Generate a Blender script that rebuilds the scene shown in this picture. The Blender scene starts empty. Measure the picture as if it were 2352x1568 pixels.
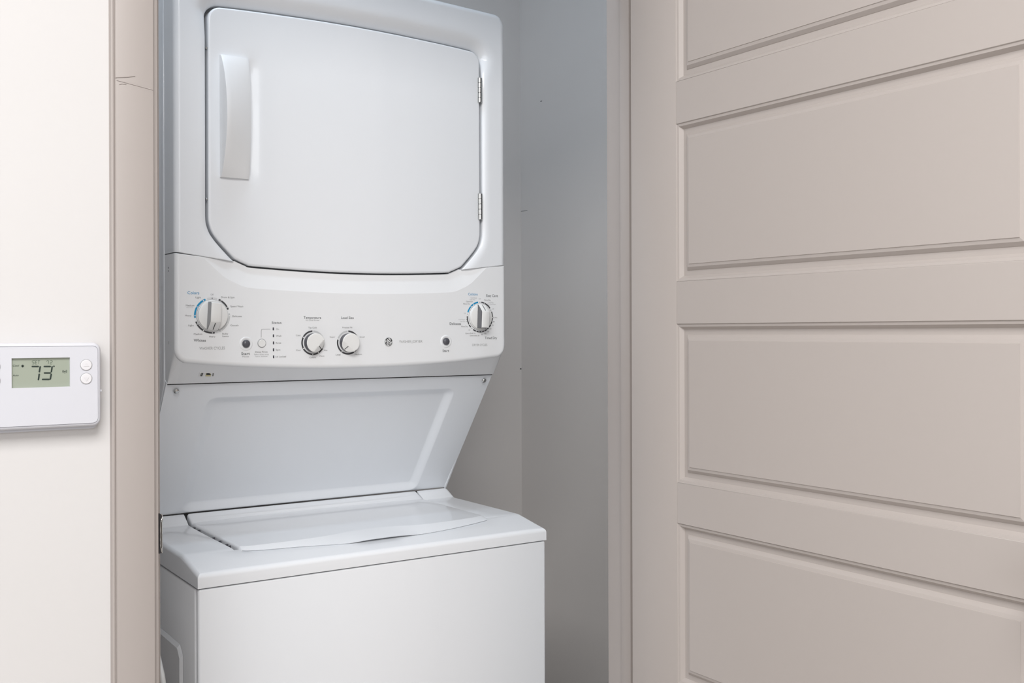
import bpy, bmesh, math
import numpy as np
from mathutils import Vector, Matrix
from mathutils.geometry import delaunay_2d_cdt

sc = bpy.context.scene
C = sc.collection
PI = math.pi
ZC = 1.267                      # eye height; every z below is measured from the eye
PSI = math.atan(0.672)          # camera turned to the right of the wall normal
RHO = -0.003                    # slight roll
F, CXP, CYP = 2375.0, 1176.0, 761.9

# ------------------------------------------------------------------ camera
cam_d = bpy.data.cameras.new('camera'); cam = bpy.data.objects.new('camera', cam_d); C.objects.link(cam)
cam.matrix_world = Matrix.Translation((0, 0, ZC)) @ Matrix.Rotation(-PSI, 4, 'Z') @ Matrix.Rotation(PI / 2, 4, 'X') @ Matrix.Rotation(RHO, 4, 'Z')
cam_d.sensor_width = 36.0; cam_d.lens = F / 2352 * 36.0
cam_d.shift_y = (CYP - 784.0) / 2352
cam_d.clip_start = 0.02
sc.camera = cam

# ------------------------------------------------------------------ light
w = bpy.data.worlds.new('world'); sc.world = w; w.use_nodes = True
w.node_tree.nodes['Background'].inputs[0].default_value = (0.75, 0.85, 1.0, 1)
w.node_tree.nodes['Background'].inputs[1].default_value = 0.25
def area(name, loc, target, sx, sy, power, col):
    l = bpy.data.lights.new(name, 'AREA'); l.shape = 'RECTANGLE'; l.size = sx; l.size_y = sy
    l.energy = power; l.color = col
    o = bpy.data.objects.new(name, l); C.objects.link(o)
    o.location = loc
    o.rotation_euler = (Vector(target) - Vector(loc)).to_track_quat('-Z', 'Y').to_euler()
    return o
area('ceiling_lamp', (-0.40, -0.30, 2.69), (-0.40, -0.30, 0), 1.5, 1.3, 57, (1.0, 0.988, 0.975))
area('rear_fill', (-0.6, -2.6, 1.75), (0.45, 1.6, 1.25), 3.3, 1.8, 36, (0.94, 0.97, 1.0))  # added frontal fill behind the camera, no window there
area('side_fill', (-2.25, -0.8, 1.95), (1.4, 1.6, 1.0), 1.9, 1.4, 7, (0.95, 0.98, 1.0))  # added fill from the left, lifts the closet walls
area('closet_lamp', (0.58, 1.57, 2.70), (0.58, 1.60, 0), 0.44, 0.12, 3.2, (0.72, 0.86, 1.0))
sc.cycles.caustics_reflective = False
sc.view_settings.view_transform = 'Standard'
sc.view_settings.look = 'None'
sc.view_settings.gamma = 1.0
sc.view_settings.use_curve_mapping = False
sc.view_settings.exposure = 0.42

# ------------------------------------------------------------------ materials
def srgb(r, g, b):
    f = lambda c: (c / 12.92 if c <= 0.04045 else ((c + 0.055) / 1.055) ** 2.4)
    return (f(r / 255), f(g / 255), f(b / 255), 1)
def mat(name, col, rough=0.5, metal=0.0, coat=0.0, bump=None, mottle=0.0, spec=0.5):
    m = bpy.data.materials.new(name); m.use_nodes = True
    nt = m.node_tree; b = nt.nodes['Principled BSDF']
    b.inputs['Base Color'].default_value = col
    b.inputs['Roughness'].default_value = rough
    b.inputs['Metallic'].default_value = metal
    b.inputs['Coat Weight'].default_value = coat
    b.inputs['Coat Roughness'].default_value = 0.07
    b.inputs['Specular IOR Level'].default_value = spec
    tc = nt.nodes.new('ShaderNodeTexCoord')
    if bump:
        n = nt.nodes.new('ShaderNodeTexNoise'); n.inputs['Scale'].default_value = bump[0]; n.inputs['Detail'].default_value = 4
        bp = nt.nodes.new('ShaderNodeBump'); bp.inputs['Strength'].default_value = bump[1]; bp.inputs['Distance'].default_value = bump[2]
        nt.links.new(tc.outputs['Object'], n.inputs['Vector']); nt.links.new(n.outputs['Fac'], bp.inputs['Height'])
        nt.links.new(bp.outputs['Normal'], b.inputs['Normal'])
    if mottle:
        n = nt.nodes.new('ShaderNodeTexNoise'); n.inputs['Scale'].default_value = 3.0; n.inputs['Detail'].default_value = 3
        mx = nt.nodes.new('ShaderNodeMix'); mx.data_type = 'RGBA'
        mx.inputs[6].default_value = tuple(c * (1 - mottle) for c in col[:3]) + (1,)
        mx.inputs[7].default_value = tuple(min(1, c * (1 + mottle)) for c in col[:3]) + (1,)
        nt.links.new(tc.outputs['Object'], n.inputs['Vector']); nt.links.new(n.outputs['Fac'], mx.inputs[0])
        nt.links.new(mx.outputs[2], b.inputs['Base Color'])
    return m
M = dict(
    wall=mat('wall_paint', (0.655, 0.64, 0.635, 1), 0.85, bump=(220, 0.12, 0.0006), mottle=0.01),
    closet=mat('closet_paint', (0.88, 0.85, 0.83, 1), 0.6, bump=(220, 0.12, 0.0006), mottle=0.01),
    trim=mat('trim_paint', (0.40, 0.36, 0.34, 1), 0.42, bump=(60, 0.03, 0.0006), mottle=0.012),
    door=mat('door_paint', (0.455, 0.412, 0.388, 1), 0.40, bump=(45, 0.03, 0.0006), mottle=0.012),
    floor=mat('floor_tiles', (0.40, 0.37, 0.34, 1), 0.4, mottle=0.12),
    ceil=mat('ceiling_paint', (0.84, 0.83, 0.82, 1), 0.9),
    enamel=mat('white_enamel', (0.86, 0.88, 0.91, 1), 0.36, coat=0.55),
    satin=mat('satin_enamel', (0.85, 0.875, 0.91, 1), 0.5),
    strike=mat('curl_shade', (0.02, 0.018, 0.02, 1), 0.45),  # near-black puts the shadow inside the lip's curl into the plate colour
    cab=mat('cabinet_enamel', (0.82, 0.83, 0.85, 1), 0.35, coat=0.3),
    plastic=mat('white_plastic', (0.86, 0.87, 0.885, 1), 0.38, coat=0.3),
    knobw=mat('knob_plastic', (0.84, 0.84, 0.83, 1), 0.25),
    knobg=mat('dark_grey_plastic', (0.09, 0.09, 0.105, 1), 0.25),
    knobg2=mat('slate_grey_plastic', (0.14, 0.14, 0.15, 1), 0.22),
    faint=mat('faint_grey_ink', (0.70, 0.70, 0.705, 1), 0.6),
    gasket=mat('grey_gasket', (0.22, 0.23, 0.245, 1), 0.6),
    greyknob=mat('mid_grey_plastic', (0.33, 0.33, 0.34, 1), 0.3),
    dark=mat('dark_gap', (0.015, 0.015, 0.017, 1), 0.7),
    ink=mat('dark_ink', (0.055, 0.055, 0.06, 1), 0.6),
    inkg=mat('grey_ink', (0.24, 0.235, 0.23, 1), 0.6),
    inkl=mat('light_grey_ink', (0.40, 0.40, 0.40, 1), 0.6),
    pale=mat('pale_grey_ink', (0.60, 0.61, 0.615, 1), 0.6),
    blue=mat('blue_ink', srgb(14, 142, 190), 0.5),
    whiteink=mat('white_ink', (0.85, 0.85, 0.85, 1), 0.5),
    chrome=mat('chrome', (0.62, 0.62, 0.61, 1), 0.16, metal=1.0),
    nickel=mat('satin_nickel', (0.42, 0.38, 0.34, 1), 0.3, metal=1.0),
    brass=mat('yellow_plastic', (0.62, 0.55, 0.28, 1), 0.4),
    thermo=mat('thermostat_plastic', (0.625, 0.63, 0.675, 1), 0.4),
    btn=mat('thermostat_button', (0.72, 0.71, 0.73, 1), 0.45),
    btn2=mat('thermostat_arrow', (0.69, 0.68, 0.70, 1), 0.5),
    groove=mat('button_groove', (0.36, 0.36, 0.37, 1), 0.6),
    lcd=mat('lcd_glass', srgb(156, 163, 149), 0.28),
    lcdink=mat('lcd_segment', srgb(38, 50, 44), 0.5),
    lcdink2=mat('lcd_thin_segment', srgb(96, 108, 94), 0.5),
    cord=mat('white_cord', (0.72, 0.72, 0.71, 1), 0.5),
)

# ------------------------------------------------------------------ builders
ORG = {}
def mk(name, verts, faces, m, parent=None, angle=None):
    me = bpy.data.meshes.new(name)
    off = ORG[parent.name] if parent else Vector((0, 0, 0))
    me.from_pydata([(v[0] - off[0], v[1] - off[1], v[2] + ZC - off[2]) for v in verts], [], faces)
    me.materials.append(M[m]); me.validate(); me.update()
    if angle:
        me.polygons.foreach_set('use_smooth', [True] * len(me.polygons))
        me.set_sharp_from_angle(angle=math.radians(angle))
    o = bpy.data.objects.new(name, me); C.objects.link(o)
    if parent: o.parent = parent
    ORG[o.name] = off
    return o
def thing(name, label, cat, loc):
    o = bpy.data.objects.new(name, None); C.objects.link(o); o.empty_display_size = 0.05
    o.location = (loc[0], loc[1], loc[2] + ZC); ORG[o.name] = Vector(o.location)
    o['label'] = label; o['category'] = cat
    return o
def struct(o, label, cat):
    o['kind'] = 'structure'; o['label'] = label; o['category'] = cat; return o

def box_geo(x0, x1, y0, y1, z0, z1, bev=0.0, seg=2):
    bm = bmesh.new(); bmesh.ops.create_cube(bm, size=1)
    for v in bm.verts:
        v.co = Vector(((x0 + x1) / 2 + v.co.x * (x1 - x0), (y0 + y1) / 2 + v.co.y * (y1 - y0), (z0 + z1) / 2 + v.co.z * (z1 - z0)))
    if bev: bmesh.ops.bevel(bm, geom=bm.edges[:], offset=bev, segments=seg, profile=0.5, affect='EDGES')
    return bm_geo(bm)
def bm_geo(bm):
    bmesh.ops.recalc_face_normals(bm, faces=bm.faces[:])
    bm.verts.index_update()
    g = [v.co[:] for v in bm.verts], [[v.index for v in f.verts] for f in bm.faces]
    bm.free(); return g
def join(*gs):
    V, Fc = [], []
    for v, f in gs:
        n = len(V); V += list(v); Fc += [[i + n for i in q] for q in f]
    return V, Fc
def box(name, x0, x1, y0, y1, z0, z1, m, parent=None, bev=0.0, seg=2, angle=40):
    v, f = box_geo(x0, x1, y0, y1, z0, z1, bev, seg)
    return mk(name, v, f, m, parent, angle if bev else None)
def prism_geo(poly, axis, a, b, bev=0.0):
    """poly of 2-D points extruded along axis ('x': poly is y,z; 'z': poly is x,y; 'y': poly is x,z)"""
    def P(p, t): return {'x': (t, p[0], p[1]), 'z': (p[0], p[1], t), 'y': (p[0], t, p[1])}[axis]
    bm = bmesh.new()
    A = [bm.verts.new(P(p, a)) for p in poly]; B = [bm.verts.new(P(p, b)) for p in poly]
    bm.faces.new(A); bm.faces.new(B[::-1]); n = len(poly)
    for i in range(n): bm.faces.new((A[i], B[i], B[(i + 1) % n], A[(i + 1) % n]))
    if bev: bmesh.ops.bevel(bm, geom=bm.edges[:], offset=bev, segments=2, profile=0.5, affect='EDGES')
    return bm_geo(bm)

def seg_dist(P, line, closed=False):
    L = np.array(line, float); A = L if closed else L[:-1]; B = np.roll(L, -1, 0) if closed else L[1:]
    d = np.full(len(P), 1e9); P = np.asarray(P, float)
    for a, b in zip(A, B):
        ab = b - a; q = max(ab @ ab, 1e-18)
        t = np.clip(((P - a) @ ab) / q, 0, 1)
        d = np.minimum(d, np.linalg.norm(P - (a + t[:, None] * ab), axis=1))
    return d
def inside(P, poly):
    P = np.asarray(P, float); L = np.array(poly, float); r = np.zeros(len(P), bool)
    for a, b in zip(L, np.roll(L, -1, 0)):
        c = ((a[1] > P[:, 1]) != (b[1] > P[:, 1]))
        with np.errstate(divide='ignore', invalid='ignore'):
            xx = (b[0] - a[0]) * (P[:, 1] - a[1]) / (b[1] - a[1]) + a[0]
        r ^= c & (P[:, 0] < xx)
    return r
def offset(line, d, closed=False):
    L = np.array(line, float); n = len(L); out = []
    for i in range(n):
        a = L[(i - 1) % n] if closed or i > 0 else L[i]; b = L[(i + 1) % n] if closed or i < n - 1 else L[i]
        t = b - a; t /= max(np.linalg.norm(t), 1e-12)
        out.append((L[i][0] - t[1] * d, L[i][1] + t[0] * d))
    return out
def resample(line, step, closed=False):
    L = [np.array(p, float) for p in line]
    if closed: L.append(L[0])
    out = []
    for a, b in zip(L[:-1], L[1:]):
        k = max(1, int(np.linalg.norm(b - a) / step))
        out += [tuple(a + (b - a) * i / k) for i in range(k)]
    if not closed: out.append(tuple(L[-1]))
    return out
def smooth_line(pts, n=8, closed=False):
    """Catmull-Rom through points"""
    P = [np.array(p, float) for p in pts]; out = []; N = len(P)
    for i in range(N if closed else N - 1):
        g = lambda k: P[k % N] if closed else P[min(max(k, 0), N - 1)]
        p0, p1, p2, p3 = g(i - 1), g(i), g(i + 1), g(i + 2)
        for j in range(n):
            t = j / n
            out.append(tuple(0.5 * ((2 * p1) + (-p0 + p2) * t + (2 * p0 - 5 * p1 + 4 * p2 - p3) * t * t + (-p0 + 3 * p1 - 3 * p2 + p3) * t ** 3)))
    if not closed: out.append(tuple(P[-1]))
    return out
def plate(outer, contours, height, place, back, grid=0.03):
    """triangulated plate: outer polygon, extra contour lines, height(P)->h (towards the viewer negative = recessed),
    place(u,v,h)->xyz ; back(u,v,h)->xyz of the rear edge"""
    outer = [tuple(p) for p in outer]
    V = [Vector(p) for p in outer]; n = len(V); E = [(i, (i + 1) % n) for i in range(n)]
    for c, closed in contours:
        k = len(V); V += [Vector(p) for p in c]; m_ = len(c)
        E += [(k + i, k + i + 1) for i in range(m_ - 1)] + ([(k + m_ - 1, k)] if closed else [])
    if grid:
        o = np.array(outer); xs = np.arange(o[:, 0].min(), o[:, 0].max(), grid); ys = np.arange(o[:, 1].min(), o[:, 1].max(), grid)
        G = np.array([(x, y) for x in xs for y in ys])
        ok = inside(G, outer) & (seg_dist(G, outer, True) > grid * 0.4)
        V += [Vector(p) for p in G[ok]]
    rv, re, rf, _, _, _ = delaunay_2d_cdt(V, E, [], 0, 1e-6)
    P = np.array([v[:] for v in rv]); T = np.array([f for f in rf if len(f) == 3])
    cen = P[T].mean(1); T = T[inside(cen, outer)]
    ar = (P[T[:, 1]] - P[T[:, 0]]); br = (P[T[:, 2]] - P[T[:, 0]]); cr = ar[:, 0] * br[:, 1] - ar[:, 1] * br[:, 0]
    T = T[np.abs(cr) > 1e-11]; cr = cr[np.abs(cr) > 1e-11] if False else None
    h = height(P)
    used = sorted(set(T.flatten().tolist())); idx = {u: i for i, u in enumerate(used)}
    verts = [place(P[u][0], P[u][1], h[u]) for u in used]
    faces = []
    cnt = {}
    for t in T:
        a, b, c = t
        if (P[b][0] - P[a][0]) * (P[c][1] - P[a][1]) - (P[b][1] - P[a][1]) * (P[c][0] - P[a][0]) < 0: b, c = c, b
        faces.append([idx[a], idx[b], idx[c]])
        for e in ((a, b), (b, c), (c, a)): cnt[tuple(sorted(e))] = cnt.get(tuple(sorted(e)), []) + [e]
    bk = {}
    for k, es in cnt.items():
        if len(es) == 1:
            a, b = es[0]
            for q in (a, b):
                if q not in bk:
                    bk[q] = len(verts); verts.append(back(P[q][0], P[q][1], h[q]))
            faces.append([idx[b], idx[a], bk[a], bk[b]])
    return verts, faces
def roll(d, r):
    dd = np.clip(d, 0, r); return -(r - np.sqrt(np.maximum(r * r - (r - dd) ** 2, 0)))
def rolls(r, k=6): return [r * (1 - math.sin(PI / 2 * i / k)) for i in range(1, k)][::-1] + [r]
rolls = lambda r, k=7: [r * (1 - math.cos(PI / 2 * i / k)) for i in range(1, k + 1)]

def lathe_geo(profile, center, axis=(0, -1, 0), seg=32):
    """profile (r, h) revolved about axis through center"""
    ax = Vector(axis).normalized(); q = ax.orthogonal().normalized(); s = ax.cross(q)
    V, Fc = [], []; c = Vector(center)
    for r, h in profile:
        for i in range(seg):
            a = 2 * PI * i / seg; V.append((c + ax * h + (q * math.cos(a) + s * math.sin(a)) * r)[:])
    for k in range(len(profile) - 1):
        for i in range(seg):
            j = (i + 1) % seg; Fc.append([k * seg + i, k * seg + j, (k + 1) * seg + j, (k + 1) * seg + i])
    Fc.append(list(range(seg))[::-1]); n = (len(profile) - 1) * seg; Fc.append([n + i for i in range(seg)])
    return V, Fc
def tube_geo(pts, r, seg=8):
    P = [Vector(p) for p in pts]; V, Fc = [], []; n0 = None
    for i, p in enumerate(P):
        t = (P[min(i + 1, len(P) - 1)] - P[max(i - 1, 0)]).normalized()
        if n0 is None: n0 = t.orthogonal().normalized()
        n0 = (n0 - t * n0.dot(t)).normalized(); b = t.cross(n0)
        for k in range(seg):
            a = 2 * PI * k / seg; V.append((p + (n0 * math.cos(a) + b * math.sin(a)) * r)[:])
    for i in range(len(P) - 1):
        for k in range(seg):
            j = (k + 1) % seg; Fc.append([i * seg + k, i * seg + j, (i + 1) * seg + j, (i + 1) * seg + k])
    Fc.append(list(range(seg))[::-1]); n = (len(P) - 1) * seg; Fc.append([n + k for k in range(seg)])
    return V, Fc

# pixel of the photograph -> point on the plane y = Y (used to read positions of print and marks off the photograph)
def on_y(px, py, Y):
    a, b = (px - CXP) / F, (CYP - py) / F
    c, s = math.cos(RHO), math.sin(RHO); a, b = c * a - s * b, s * a + c * b
    c, s = math.cos(-PSI), math.sin(-PSI)
    x, y, z = c * a - s * 1.0, s * a + c * 1.0, b
    return x * Y / y, z * Y / y

# ================================================================== SETTING
YWL = 1.340         # finished face of the wall left of the casing
YW = 1.345          # hall face of the closet wall
XL, XR = 0.3585, 1.173   # jamb faces
HEAD = 0.778        # underside of the head jamb
FL, CE = -ZC, 1.45
struct(box('floor', -2.3, 2.6, -2.7, 2.6, FL - 0.1, FL, 'floor'), 'beige floor of the hall and closet', 'floor')
struct(box('ceiling', -2.3, 2.6, -2.7, 2.6, CE, CE + 0.1, 'ceil'), 'white ceiling of the hall', 'ceiling')
struct(box('wall_left', -2.3, XL - 0.015, YWL, YW + 0.095, FL, CE, 'wall'), 'bright white wall carrying the thermostat, left of the closet', 'wall')
struct(box('wall_front_right', XR + 0.015, 2.6, YW, YW + 0.095, FL, CE, 'wall'), 'white wall hidden behind the open door', 'wall')
struct(box('wall_header', XL - 0.015, XR + 0.015, YW, YW + 0.095, HEAD + 0.015, CE, 'wall'), 'white wall above the closet opening', 'wall')
XC = 1.7130; YB = 2.50
wr = struct(box('wall_right', XC, XC + 0.1, YW + 0.095, YB + 0.1, FL, CE, 'closet'), 'shaded grey side wall inside the closet, right of the machine', 'wall')
wb = struct(box('wall_back', 0.2, XC, YB, YB + 0.1, FL, CE, 'closet'), 'grey back wall of the closet behind the machine', 'wall')
struct(box('wall_inner_left', 0.2, 0.30, YW + 0.095, YB, FL, CE, 'closet'), 'closet side wall left of the machine', 'wall')
struct(box('wall_far_left', -2.4, -2.3, -2.7, YW, FL, CE, 'wall'), 'white hall wall out of view on the left', 'wall')
struct(box('wall_far_right', 2.6, 2.7, -2.7, YW, FL, CE, 'wall'), 'white hall wall out of view on the right', 'wall')
struct(box('wall_rear', -2.3, 2.6, -2.8, -2.7, FL, CE, 'wall'), 'white hall wall behind the viewer', 'wall')
# tiny scuffs on the closet walls
mk('scuff_mark', *box_geo(XC - 0.0006, XC, 2.392, 2.40, 0.655, 0.6575), 'inkg', wr)
mk('scuff_mark', *box_geo(XC - 0.0006, XC, 2.497 - 0.03, 2.4995, 0.352, 0.3535), 'inkl', wr)
mk('scuff_mark', *box_geo(1.7075, 1.7125, YB - 0.0006, YB, -0.1105, -0.106), 'inkg', wb)

# door lining: left jamb with strike plate, right jamb, head
def jamb_poly(x, s):     # jamb board with its stop; s = +1 the opening lies towards +x
    return [(x, YW - 0.008), (x, 1.367), (x + s * 0.010, 1.367), (x + s * 0.010, 1.392), (x, 1.392), (x, YW + 0.095), (x - s * 0.015, YW + 0.095), (x - s * 0.015, YW - 0.008)]
t1 = struct(mk('trim_1', *prism_geo(jamb_poly(XL, 1), 'z', FL, HEAD, 0.0012), 'trim', None, 40), 'greige left door jamb with a strike plate darkened by painted shade', 'door jamb')
t2 = struct(mk('trim_2', *prism_geo(jamb_poly(XR, -1), 'z', FL, HEAD, 0.0012), 'trim', None, 40), 'greige right door jamb with a stop, beside the open door', 'door jamb')
struct(box('trim_3', XL - 0.015, XR + 0.015, YW, YW + 0.095, HEAD, HEAD + 0.015, 'trim'), 'greige head jamb above the closet opening', 'door jamb')
# casings: flat board with an outer bead
def casing_poly(x0, s):  # x0 outer edge
    q = [(0, YW), (0, 1.3325), (0.0006, 1.3305), (0.0022, 1.3295), (0.0038, 1.3300), (0.0046, 1.3315), (0.0054, 1.3318), (0.0062, 1.3308), (0.0075, 1.3303),
         (0.0498, 1.3303), (0.0514, 1.3308), (0.0520, 1.3325), (0.0520, YW)]
    return [(x0 + s * a, b) for a, b in q]
c1 = struct(mk('trim_4', *prism_geo(casing_poly(0.3004, 1), 'z', FL, HEAD + 0.055), 'trim', None, 40), 'greige door casing left of the closet, scratched near the top', 'door casing')
struct(mk('trim_5', *prism_geo(casing_poly(XR + XL - 0.3004, -1), 'z', FL, HEAD + 0.055), 'trim', None, 40), 'greige door casing behind the open door', 'door casing')
struct(box('trim_6', 0.3525, XR + XL - 0.3525, 1.3305, YW, HEAD + 0.005, HEAD + 0.057, 'trim', None, 0.002), 'greige door casing across the head of the opening', 'door casing')
def stroke3(name, pts, r, m, parent):
    return mk(name, *tube_geo(pts, r, 6), m, parent, 60)
def cpx(px, py, Y=1.3301): x, z = on_y(px, py, Y); return (x, Y, z)
stroke3('scratch', [cpx(265, 178), cpx(290, 177), cpx(310, 175)], 0.00055, 'trim', c1)
stroke3('scratch', [cpx(268, 184), cpx(295, 191), cpx(325, 199), cpx(351, 206)], 0.00065, 'trim', c1)
stroke3('scratch', [cpx(274, 194), cpx(280, 192.5), cpx(290, 194)], 0.0004, 'trim', c1)
# strike plate with its curled lip reaching past the casing edge
YSP = 1.3400
def sq(px, py, y=YSP): x, z = on_y(px, py, y); return (x, y, z)
out = [(360.5, 1179), (366.5, 1178.5), (370, 1181), (371.5, 1186), (370, 1193), (368, 1199), (367, 1208), (367, 1252), (368.5, 1261), (371.5, 1269.5), (366, 1271), (360.5, 1271)]
pl = [on_y(px, py, YSP)[0:2] for px, py in out]
sp = mk('strike_plate', *prism_geo(pl, 'y', YSP, YSP + 0.0016), 'strike', t1); sp['label'] = 'metal strike plate, curl shade painted dark, with a bright curled lip'
box('plate_web', XL - 0.002, XL + 0.0012, YSP, 1.380, pl[-1][1] + 0.001, pl[0][1] - 0.001, 'strike', sp)
rimpts = [(371, 1180.5), (372.5, 1185), (371.3, 1192), (369.5, 1198), (368.7, 1207), (368.7, 1230), (368.7, 1253), (370, 1261), (372.3, 1269)]
stroke3('lip', smooth_line([sq(px, py, YSP - 0.0006) for px, py in rimpts], 5), 0.00085, 'chrome', sp)
stroke3('lip_edge', smooth_line([sq(px, py, YSP - 0.0004) for px, py in [(372.8, 1184), (372.6, 1195), (372.2, 1210), (372.2, 1250), (372.2, 1262), (372.6, 1269)]], 5), 0.0007, 'chrome', sp)
mk('lip_face', *prism_geo([on_y(px, py, YSP) for px, py in [(369, 1200), (372, 1196), (372, 1264), (369, 1256)]], 'y', YSP + 0.0002, YSP + 0.0012), 'nickel', sp)

# ------------------------------------------------------------------ open five-panel door
XD = 1.138; DT = 0.035; YH, YE = 1.333, 0.520; SW = 0.1102
PZ = [(0.648, 0.398), (0.3302, 0.0797), (0.0116, -0.2405), (-0.3058, -0.5604), (-0.6240, -0.8790)]
door = thing('door_1', 'greige five-panel door standing open at the right', 'door', (XD + DT / 2, YH, FL + 0.01))
door['kind'] = 'structure'
box('stile', XD, XD + DT, YH - SW, YH, FL + 0.012, 0.766, 'door', door, 0.0012)
box('stile', XD, XD + DT, YE, YE + SW, FL + 0.012, 0.766, 'door', door, 0.0012)
ya, yb = YE + SW, YH - SW
edges = [0.766] + [z for p in PZ for z in p] + [FL + 0.012]
for i in range(0, len(edges), 2):
    box('rail', XD + 0.0001, XD + DT, ya, yb, edges[i + 1], edges[i], 'door', door, 0.0006, 1)
prof = [(0, 0.0004), (0.0007, 0.0016), (0.0042, 0.0024), (0.0047, 0.0032), (0.0086, 0.0088), (0.0165, 0.0088), (0.0172, 0.0078), (0.0218, 0.0034), (0.0262, 0.0024), (0.0267, 0.0014)]
for zt, zb in PZ:
    V, Fc = [], []
    for d, h in prof: V += [(XD + h, ya + d, zb + d), (XD + h, yb - d, zb + d), (XD + h, yb - d, zt - d), (XD + h, ya + d, zt - d)]
    for k in range(len(prof) - 1):
        for i in range(4): Fc.append([k * 4 + i, (k + 1) * 4 + i, (k + 1) * 4 + (i + 1) % 4, k * 4 + (i + 1) % 4])
    k = len(prof) - 1; Fc.append([k * 4 + 3, k * 4 + 2, k * 4 + 1, k * 4])
    V += [(XD + DT, ya, zb), (XD + DT, yb, zb), (XD + DT, yb, zt), (XD + DT, ya, zt)]; b = len(V) - 4
    for i in range(4): Fc.append([i, (i + 1) % 4, b + (i + 1) % 4, b + i])
    Fc.append([b, b + 1, b + 2, b + 3])
    mk('panel', V, Fc, 'door', door)
kc = (XD, 0.585, -0.262)
kn = mk('door_knob', *lathe_geo([(0.011, 0.0), (0.011, 0.026), (0.020, 0.034), (0.0275, 0.046), (0.0285, 0.054), (0.026, 0.062), (0.018, 0.067), (0.001, 0.069)], kc, (-1, 0, 0), 36), 'nickel', door, 40)
mk('rosette', *lathe_geo([(0.033, 0.0), (0.033, 0.003), (0.029, 0.007), (0.012, 0.009)], kc, (-1, 0, 0), 36), 'nickel', kn, 40)
for zh in (0.58, -0.25, -1.05):
    mk('hinge', *lathe_geo([(0.006, 0), (0.006, 0.09)], (XD + DT + 0.004, YH + 0.006, zh), (0, 0, 1), 12), 'nickel', door, 40)

# ================================================================== STACKED WASHER AND DRYER
CX = 0.849; YF = 1.796
wd = thing('stacked_washer_dryer', 'white stacked washer and dryer in one tower standing inside the closet', 'washer dryer', (CX, 2.0, FL))
FR = lambda u, v, h: (CX + u, YF - h, v)           # front plane placement: h towards the viewer

# --- dryer door outline (half, right side, from the top centre down to the bottom centre)
half = [(0.0, 0.5808), (0.06, 0.5803), (0.12, 0.5789), (0.197, 0.5763), (0.240, 0.5741)]
ntop = len(half)
half += [(0.2565 + 0.0240 * math.cos(math.radians(a)), 0.5490 + 0.0240 * math.sin(math.radians(a))) for a in range(84, -1, -12)]
karc = len(half)
half += [(0.2807, 0.2275), (0.2805, 0.1992), (0.2786, 0.1880), (0.2745, 0.1770), (0.2676, 0.1668), (0.2583, 0.1560), (0.2472, 0.1443), (0.2382, 0.1352), (0.2333, 0.1312),
         (0.2215, 0.1260), (0.2105, 0.1217), (0.2005, 0.1193), (0.1340, 0.1160), (0.0985, 0.1147), (0.05, 0.1134), (0.0, 0.1130)]
def refine(h):
    a = smooth_line(h[:ntop], 4) + h[ntop:karc]; b = [h[karc - 1], h[karc]]; c = smooth_line(h[karc:karc + 9], 4); d = smooth_line(h[karc + 8:], 4)
    return a + resample(b, 0.03)[1:-1] + c + d[1:]
hr = refine(half)
dout = hr + [(-x, z) for x, z in hr[::-1][1:-1]]     # clockwise from top centre
gap = offset(dout, 0.0050, True)                     # opening in the front, just outside the door
nh = len(hr)
gr = gap[:nh]; gr2 = offset(dout, 0.0024, True)[:nh]     # right half, top to bottom; a finer joint below
cut = min(range(nh), key=lambda i: abs(hr[i][0] - 0.2333) + abs(hr[i][1] - 0.1312))
gr_up, gr_lo = gr[:cut + 1], gr2[cut:]
gl_up = [(-x, z) for x, z in gr_up]; gl_lo = [(-x, z) for x, z in gr_lo]

# --- dryer front frame
topc = [(0.0, 0.6665), (0.08, 0.6658), (0.16, 0.6640), (0.24, 0.6612), (0.312, 0.6585), (0.322, 0.6575), (0.3295, 0.6540), (0.3350, 0.6475), (0.3395, 0.6395), (0.3402, 0.6330)]
outr = smooth_line(topc, 4) + resample([(0.3402, 0.6330), (0.3402, 0.1388)], 0.03)[1:]
seam_r = resample([(0.3402, 0.1388), (gr_up[-1][0] + 0.0015, gr_up[-1][1] - 0.0006)], 0.02)
outl = [(-x, z) for x, z in outr]; seam_l = [(-x, z) for x, z in seam_r]
outer_line = outl[::-1] + outr[1:]                                   # bottom left, up, over, down to bottom right (clockwise)
gap_line = gl_up[::-1][:-1] + gr_up                                  # from left wedge up and over to the right wedge
poly = outer_line + seam_r[1:] + gap_line[::-1] + seam_l[::-1][:-1]
cont = [(offset(outer_line, -d), False) for d in rolls(0.011) + [0.0116]]
cont += [(offset(gap_line, d), False) for d in (0.0004, 0.0015, 0.003, 0.005, 0.008, 0.011, 0.014, 0.017, 0.019, 0.023, 0.028, 0.034, 0.036)]
cont += [(offset(seam_r, -0.0012), False), (offset(seam_l, 0.0012), False)]
def h_frame(P):
    do = seg_dist(P, outer_line); dg = seg_dist(P, gap_line); ds = np.minimum(seg_dist(P, seam_r), seg_dist(P, seam_l))
    wd2 = 0.017 + 0.017 * np.clip((P[:, 1] - 0.535) / 0.03, 0, 1); t = np.clip(dg / wd2, 0, 1); s = (1 - t) ** 2.5
    return roll(do, 0.011) - (0.005 + 0.011 * (wd2 - 0.017) / 0.017) * s + roll(dg, 0.0015) + roll(ds, 0.0012) + 0.004
v, f = plate(poly, cont, h_frame, FR, lambda u, v, h: (CX + u, YF + 0.0595 if abs(u) > 0.337 or v > 0.6 else YF + 0.03, v), 0.04)
fr = mk('dryer_front', v, f, 'enamel', wd, 16)
# dark liner behind the door gap
mk('door_gasket', *box_geo(CX - 0.30, CX + 0.30, YF + 0.024, YF + 0.03, 0.095, 0.60), 'gasket', wd)

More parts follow.
